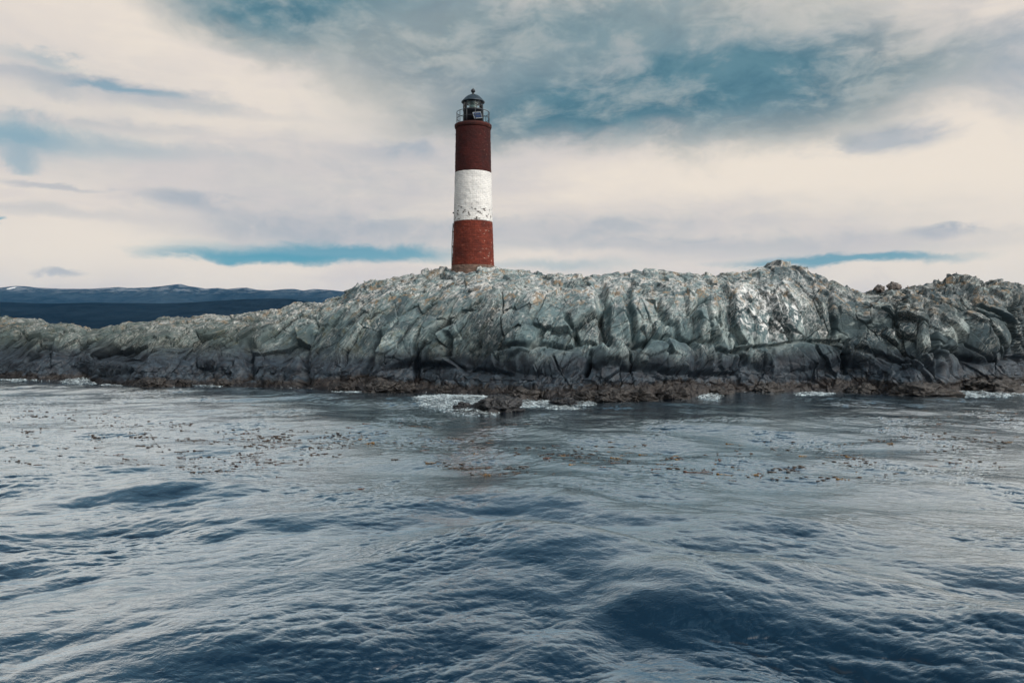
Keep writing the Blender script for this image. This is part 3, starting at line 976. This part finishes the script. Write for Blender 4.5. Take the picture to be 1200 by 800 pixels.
pa = bm_obj('solar_panel', slab(.50, .46, .02), M_cell, lh, False)
pa.location = (.33, -.80, Z_at(136.0, LD - .85)); pa.rotation_euler = (R(-28), R(-8), R(16))
bmf = bmesh.new()
for (cx, cz, w, h) in ((0, .25, .56, .04), (0, -.25, .56, .04), (-.265, 0, .03, .46), (.265, 0, .03, .46)):
    t_ = slab(w, h, .045)
    mt = bpy.data.meshes.new('tmp'); t_.to_mesh(mt); t_.free(); mt.transform(Matrix.Translation((cx, .004, cz))); bmf.from_mesh(mt); bpy.data.meshes.remove(mt)
bm_obj('panel_frame', bmf, M_alu, pa, False)
bms = bmesh.new()
bms.free()
for xa, xb in ((-.15, -.12), (.15, .08)):
    bms = bmesh.new()
    tube(bms, [(xa, .02, -.1), (xb, .26, -.02)], .015)
    bm_obj('panel_strut', bms, M_black, pa)
# cable conduit and brackets up the left side
bm = bmesh.new()
ang_l = R(182)
tube(bm, [((r0 + .03) * math.cos(ang_l), (r0 + .03) * math.sin(ang_l), Z0 + .1), ((r0 + .015) * math.cos(ang_l), (r0 + .015) * math.sin(ang_l), lz(285)), ((r1 + .04) * math.cos(ang_l), (r1 + .04) * math.sin(ang_l), lz(262))], .03)
bm_obj('cable_conduit', bm, M_black, lh)
for yb in (250, 272, 289):
    rr_ = np.interp(lz(yb), [Z0, Z1, Z2], [r0, r1, r2])
    t_ = slab(.10, .09, .12)
    b_o = bm_obj('bracket', t_, M_black, lh, False)
    b_o.location = ((rr_ + .035) * math.cos(ang_l), (rr_ + .035) * math.sin(ang_l), lz(yb))

# ------------------------------------------------------------------ far hills
def hill(name, skyl, d0, depth, seed, mat, label, rough):
    pts = np.array(skyl, float)
    cols = np.arange(pts[0, 0], pts[-1, 0] + .1, 1.0)
    ysk = np.interp(cols, pts[:, 0], pts[:, 1])
    ts = np.linspace(-1, 1, 90)
    T, C = np.meshgrid(ts, cols, indexing='ij')
    D = d0 + depth * T
    zr = np.maximum((HZ - ysk) / F * d0 + CAMZ, 0)[None, :]
    Xg = (C - 600) / F * d0 * (1 + .12 * T)
    sh = np.clip(1 - np.abs(T) ** 1.3, 0, 1)
    k = 1000.0
    zero = np.zeros_like(Xg)
    nz_ = fbm(Xg / k * rough, D / k * rough, zero, 6, seed, .5)
    gul = np.abs(fbm(Xg / k * rough * 2.2, D / k * rough * .9, zero, 4, seed + 50, .55))
    Z = zr * sh * (1 + .25 * nz_ * (1 - sh ** 6)) - zr * gul * .25 * sh * (1 - sh) * 3 + zr * .012 * nz_ - 3 * (1 - sh)
    me = grid_mesh(name, np.stack([Xg, D, Z], -1))
    o = link_mesh(name, me, mat)
    return tag(o, label, 'hills', kind='structure')


def hill_material(name, c0, c1, snow):
    m, b, tc = new_mat(name)
    P = E(tc.outputs['Object'])
    px, py, pz = sep(P)
    n = noise(P, .0022, 8, .65); n2 = noise(P, .012, 6, .7)
    col = mix(ss(n * .5 + n2 * .5, .38, .62), c0, c1)
    if snow:
        col = mix(ss(pz + (n2 - .5) * 160, 310, 400) * ss(n2, .46, .56) * .42, col, rgb(160, 164, 168))
        sp = noise(P, .004, 5, .6)
        d = vmath('LENGTH', vmath('MULTIPLY', vmath('SUBTRACT', P, (X_at(31, 7000), 6950, 376)), (1 / 22, 1 / 1500, 1 / 13)))
        col = mix(ss(d, 1.1, .8), col, rgb(240, 240, 240))
    E.put(b.inputs['Base Color'], col)
    b.inputs['Roughness'].default_value = 1.0
    b.inputs['Specular IOR Level'].default_value = 0.0
    E.put(b.inputs['Normal'], bump(n2, .8, 25))
    return m


hill('far_hills', [(-700, 352), (-500, 342), (-300, 337), (-100, 338), (0, 337), (20, 335), (32, 335.5), (45, 337), (75, 338.5), (110, 338.5), (140, 336.5), (150, 337.5), (172, 337),
                   (190, 335.5), (205, 333.5), (213, 333), (222, 335.5), (230, 336.5), (242, 338.5), (256, 337.5), (268, 339), (280, 337.5), (290, 337.2), (302, 339.5), (318, 340.5),
                   (335, 338.5), (345, 338.5), (356, 340.5), (368, 338.5), (390, 340), (430, 345), (480, 352), (540, 366), (600, 384), (615, 388)],
     7000, 1700, 601, hill_material('bare_hills', rgb(22, 34, 42), rgb(50, 62, 70), True), 'distant blue hills with traces of snow behind the island', .9)
hill('wooded_hills', [(-900, 362), (-500, 352), (-200, 351), (0, 353.5), (30, 354.5), (60, 355.5), (110, 354.5), (150, 355), (190, 355.5), (230, 354), (260, 352), (290, 350.5), (320, 349.5),
                      (340, 350), (370, 354), (420, 364), (470, 378), (500, 388)],
     3300, 900, 611, hill_material('wooded_slope', rgb(10, 17, 24), rgb(28, 38, 46), False), 'dark wooded hill across the channel behind the island', 1.6)

# the air between: one closed box of even haze
bm = bmesh.new()
bmesh.ops.create_cube(bm, size=1.0)
for v in bm.verts: v.co = (v.co.x * 60000, v.co.y * 60000, v.co.z * 540 + 262)
hm = bpy.data.materials.new('haze'); hm.use_nodes = True
hn = hm.node_tree
hn.nodes.remove(hn.nodes['Principled BSDF'])
pv = hn.nodes.new('ShaderNodeVolumePrincipled')
pv.inputs['Color'].default_value = (.14, .46, .92, 1)
pv.inputs['Density'].default_value = 2.6e-5
hn.links.new(pv.outputs[0], hn.nodes['Material Output'].inputs['Volume'])
hz = bm_obj('haze', bm, hm, None, False)
tag(hz, 'thin blue haze over the sea', 'haze', kind='stuff')

# ------------------------------------------------------------------ kelp
def kelp_mat(name, a, b_, c):
    m, bs, tc = new_mat(name)
    n = noise(E(tc.outputs['Object']), 14, 4, .6)
    E.put(bs.inputs['Base Color'], mix(ss(n, .3, .55), a, mix(ss(n, .55, .7), b_, c)))
    bs.inputs['Roughness'].default_value = .3
    return m


K_DARK = kelp_mat('dark_kelp', rgb(34, 27, 22), rgb(60, 45, 32), rgb(88, 66, 40))
K_GOLD = kelp_mat('golden_kelp', rgb(84, 60, 28), rgb(122, 90, 38), rgb(150, 116, 50))
K_RED = kelp_mat('russet_kelp', rgb(52, 28, 22), rgb(80, 46, 30), rgb(104, 66, 38))


def ribbon(bm, L, w, curl, lift, rr_, th=.012, ox=0, oy=0, oa=0):
    n = 14
    x, y, a = ox, oy, oa
    top, bot = [], []
    for k in range(n + 1):
        t = k / n
        ww = w * (math.sin(math.pi * min(1, t * .9 + .08)) ** .6) * (1 + .25 * math.sin(t * 19 + rr_))
        z = .012 + lift * math.sin(t * math.pi) * (.6 + .4 * math.sin(t * 9 + rr_)) + .01 * math.sin(t * 23 + rr_)
        nx, ny = -math.sin(a), math.cos(a)
        for lst, s, dz_ in ((top, 1, .5), (bot, -1, .5)):
            pass
        top.append((bm.verts.new((x + nx * ww / 2, y + ny * ww / 2, z)), bm.verts.new((x - nx * ww / 2, y - ny * ww / 2, z + .006 * math.sin(t * 15)))))
        bot.append((bm.verts.new((x + nx * ww / 2, y + ny * ww / 2, z - th)), bm.verts.new((x - nx * ww / 2, y - ny * ww / 2, z - th))))
        x += math.cos(a) * L / n; y += math.sin(a) * L / n
        a += curl / n + .25 * math.sin(t * 8 + rr_) / n * 3
    for k in range(n):
        bm.faces.new((top[k][0], top[k][1], top[k + 1][1], top[k + 1][0]))
        bm.faces.new((bot[k][1], bot[k][0], bot[k + 1][0], bot[k + 1][1]))
        bm.faces.new((top[k][0], top[k + 1][0], bot[k + 1][0], bot[k][0]))
        bm.faces.new((top[k + 1][1], top[k][1], bot[k][1], bot[k + 1][1]))
    for k in (0, n):
        try: bm.faces.new((top[k][0], bot[k][0], bot[k][1], top[k][1]))
        except ValueError: pass


def bulb(bm, x, y, z, r):
    m = Matrix.Translation((x, y, z)) @ Matrix.Diagonal((r * 1.5, r, r, 1))
    bmesh.ops.create_icosphere(bm, subdivisions=2, radius=1.0, matrix=m)


def kelp_mesh(kind, rs):
    r = random.Random(rs)
    bm = bmesh.new()
    if kind == 'blade':
        ribbon(bm, r.uniform(.28, .45), r.uniform(.05, .09), r.uniform(-.9, .9), r.uniform(.005, .03), r.uniform(0, 6))
        if r.random() < .5: bulb(bm, 0, 0, .02, r.uniform(.02, .035))
    elif kind == 'stalk':
        ribbon(bm, r.uniform(.8, 1.2), .05, r.uniform(-.35, .35), .03, r.uniform(0, 6), .03)
        bulb(bm, 0, 0, .03, .05)
    else:
        for k in range(r.randint(5, 8)):
            ribbon(bm, r.uniform(.2, .42), r.uniform(.05, .11), r.uniform(-1.6, 1.6), r.uniform(.03, .10), r.uniform(0, 6), .012,
                   r.uniform(-.12, .12), r.uniform(-.1, .1), r.uniform(0, 6.28))
        for k in range(3): bulb(bm, r.uniform(-.15, .15), r.uniform(-.1, .1), .06, r.uniform(.03, .05))
    me = bpy.data.meshes.new('kelp_' + kind)
    bm.normal_update(); bm.to_mesh(me); bm.free()
    me.shade_smooth()
    return me


def put_kelp(name, me, px, py, s, rz, label, group=None):
    o = bpy.data.objects.new(name, me); COL.objects.link(o)
    p = sea_point(px, py)
    o.location = (float(p[0]), float(p[1]), float(p[2]))
    o.rotation_euler = (0, 0, rz); o.scale = (s, s * .75, s * .7)
    return tag(o, label, 'kelp', group)


def with_mat(me, mat):
    me = me.copy(); me.materials.append(mat); return me


BL = [kelp_mesh('blade', i) for i in range(7)]
CL = [kelp_mesh('clump', 20 + i) for i in range(4)]
SK = [kelp_mesh('stalk', 40 + i) for i in range(3)]
BLADES = {m.name: [with_mat(b_, m) for b_ in BL] for m in (K_DARK, K_GOLD, K_RED)}
CLUMPS = {m.name: [with_mat(b_, m) for b_ in CL] for m in (K_DARK, K_GOLD, K_RED)}
# the ones that can be told apart
put_kelp('kelp_clump', CLUMPS['golden_kelp'][0], 434, 515, .62, .3, 'golden heaped kelp clump afloat left of centre, the larger of two close together')
put_kelp('kelp_clump', CLUMPS['golden_kelp'][1], 421, 509, .5, 1.3, 'golden kelp clump just behind and left of the larger heaped one')
put_kelp('kelp_clump', CLUMPS['russet_kelp'][2], 421, 564, .38, .1, 'russet kelp clump nearest the boat, left of centre')
put_kelp('kelp_clump', CLUMPS['golden_kelp'][3], 570, 548, .42, 2.3, 'bright yellow kelp piece standing up alone in the dark water below the lighthouse')
put_kelp('kelp_stalk', with_mat(SK[0], K_RED), 802, 549, .72, -.25, 'long straight russet kelp stalk, nearest of the two long stalks')
put_kelp('kelp_stalk', with_mat(SK[1], K_DARK), 858, 544, .62, -.25, 'long dark kelp stalk with yellow clump at its end')
put_kelp('kelp_clump', CLUMPS['golden_kelp'][2], 886, 552, .38, .4, 'yellow kelp clump by the end of the long dark stalk')
put_kelp('kelp_clump', CLUMPS['russet_kelp'][0], 842, 539, .42, .9, 'russet kelp clump just behind the long stalks')
put_kelp('kelp_clump', CLUMPS['golden_kelp'][1], 792, 525, .5, .2, 'flat yellow kelp clump alone on the dark water right of centre')
put_kelp('kelp_clump', CLUMPS['golden_kelp'][3], 1045, 519, .5, .7, 'yellow kelp clump at the edge of the pale water on the right')
put_kelp('kelp_clump', CLUMPS['russet_kelp'][1], 641, 531, .6, .2, 'russet kelp clump in a loose row right of the lighthouse axis')


def scatter(n, boxes, seed):
    r = random.Random(seed); out = []
    tot = sum(b_[4] for b_ in boxes)
    for (x0, x1, y0, y1, w) in boxes:
        for k in range(int(round(n * w / tot))):
            yy = r.uniform(y0, y1); out.append((r.uniform(x0, x1), yy))
    return out


left_boxes = [(0, 150, 482, 545, 2.0), (150, 330, 498, 552, 4.0), (330, 470, 500, 535, 1.6), (300, 620, 488, 512, 1.6)]
right_boxes = [(620, 760, 510, 545, 1.4), (760, 1010, 512, 560, 2.6), (1010, 1200, 478, 520, 2.0), (1080, 1200, 515, 545, .8), (480, 640, 500, 550, 1.0)]
for i, (a, b_) in enumerate(scatter(170, left_boxes, 5)):
    k = random.random()
    put_kelp('drifting_kelp', BLADES['dark_kelp' if k < .85 else 'russet_kelp'][i % 7], a, b_, random.uniform(.36, .9), random.uniform(-.6, .6) + (math.pi if random.random() < .5 else 0),
             'dark brown blade of kelp drifting on the pale water left of the lighthouse', 'kelp blades drifting left of the lighthouse')
for i, (a, b_) in enumerate(scatter(115, right_boxes, 6)):
    k = random.random()
    put_kelp('drifting_kelp', BLADES['dark_kelp' if k < .3 else ('russet_kelp' if k < .65 else 'golden_kelp')][i % 7], a, b_, random.uniform(.4, .9), random.uniform(-.6, .6),
             'brown blade of kelp drifting on the water right of the lighthouse', 'kelp blades drifting right of the lighthouse')
# the countless crumbs between them
fl = bmesh.new()
streaks = []
for (a, b_) in scatter(110, left_boxes + right_boxes, 8):
    sl = random.uniform(-.06, .05); hl = random.uniform(12, 60)
    streaks += [(a + t_ * hl, b_ + t_ * hl * sl + random.gauss(0, .8)) for t_ in [random.uniform(-1, 1) for _ in range(random.randint(5, 16))]]
for (a, b_) in streaks:
    if not (-15 < a < 1215): continue
    p = sea_point(a, b_)
    s = random.uniform(.4, 1.0)
    M = Matrix.Translation(Vector((float(p[0]), float(p[1]), float(p[2]) + .01))) @ Matrix.Rotation(random.uniform(-.7, .7), 4, 'Z') @ Matrix.Diagonal((.085 * s, .024 * s, .014 * s, 1))
    bmesh.ops.create_icosphere(fl, subdivisions=1, radius=1.0, matrix=M)
kf = bm_obj('kelp_crumbs', fl, K_DARK)
tag(kf, 'scattered tiny crumbs of dark kelp floating between the blades', 'kelp', kind='stuff')

# ------------------------------------------------------------------ render settings
cy = scene.cycles
cy.use_denoising = True
cy.max_bounces = 6; cy.diffuse_bounces = 2; cy.glossy_bounces = 3; cy.transmission_bounces = 4; cy.volume_bounces = 0; cy.transparent_max_bounces = 12
cy.caustics_reflective = False; cy.caustics_refractive = False
cy.sample_clamp_indirect = 4.0; cy.sample_clamp_direct = 6.0
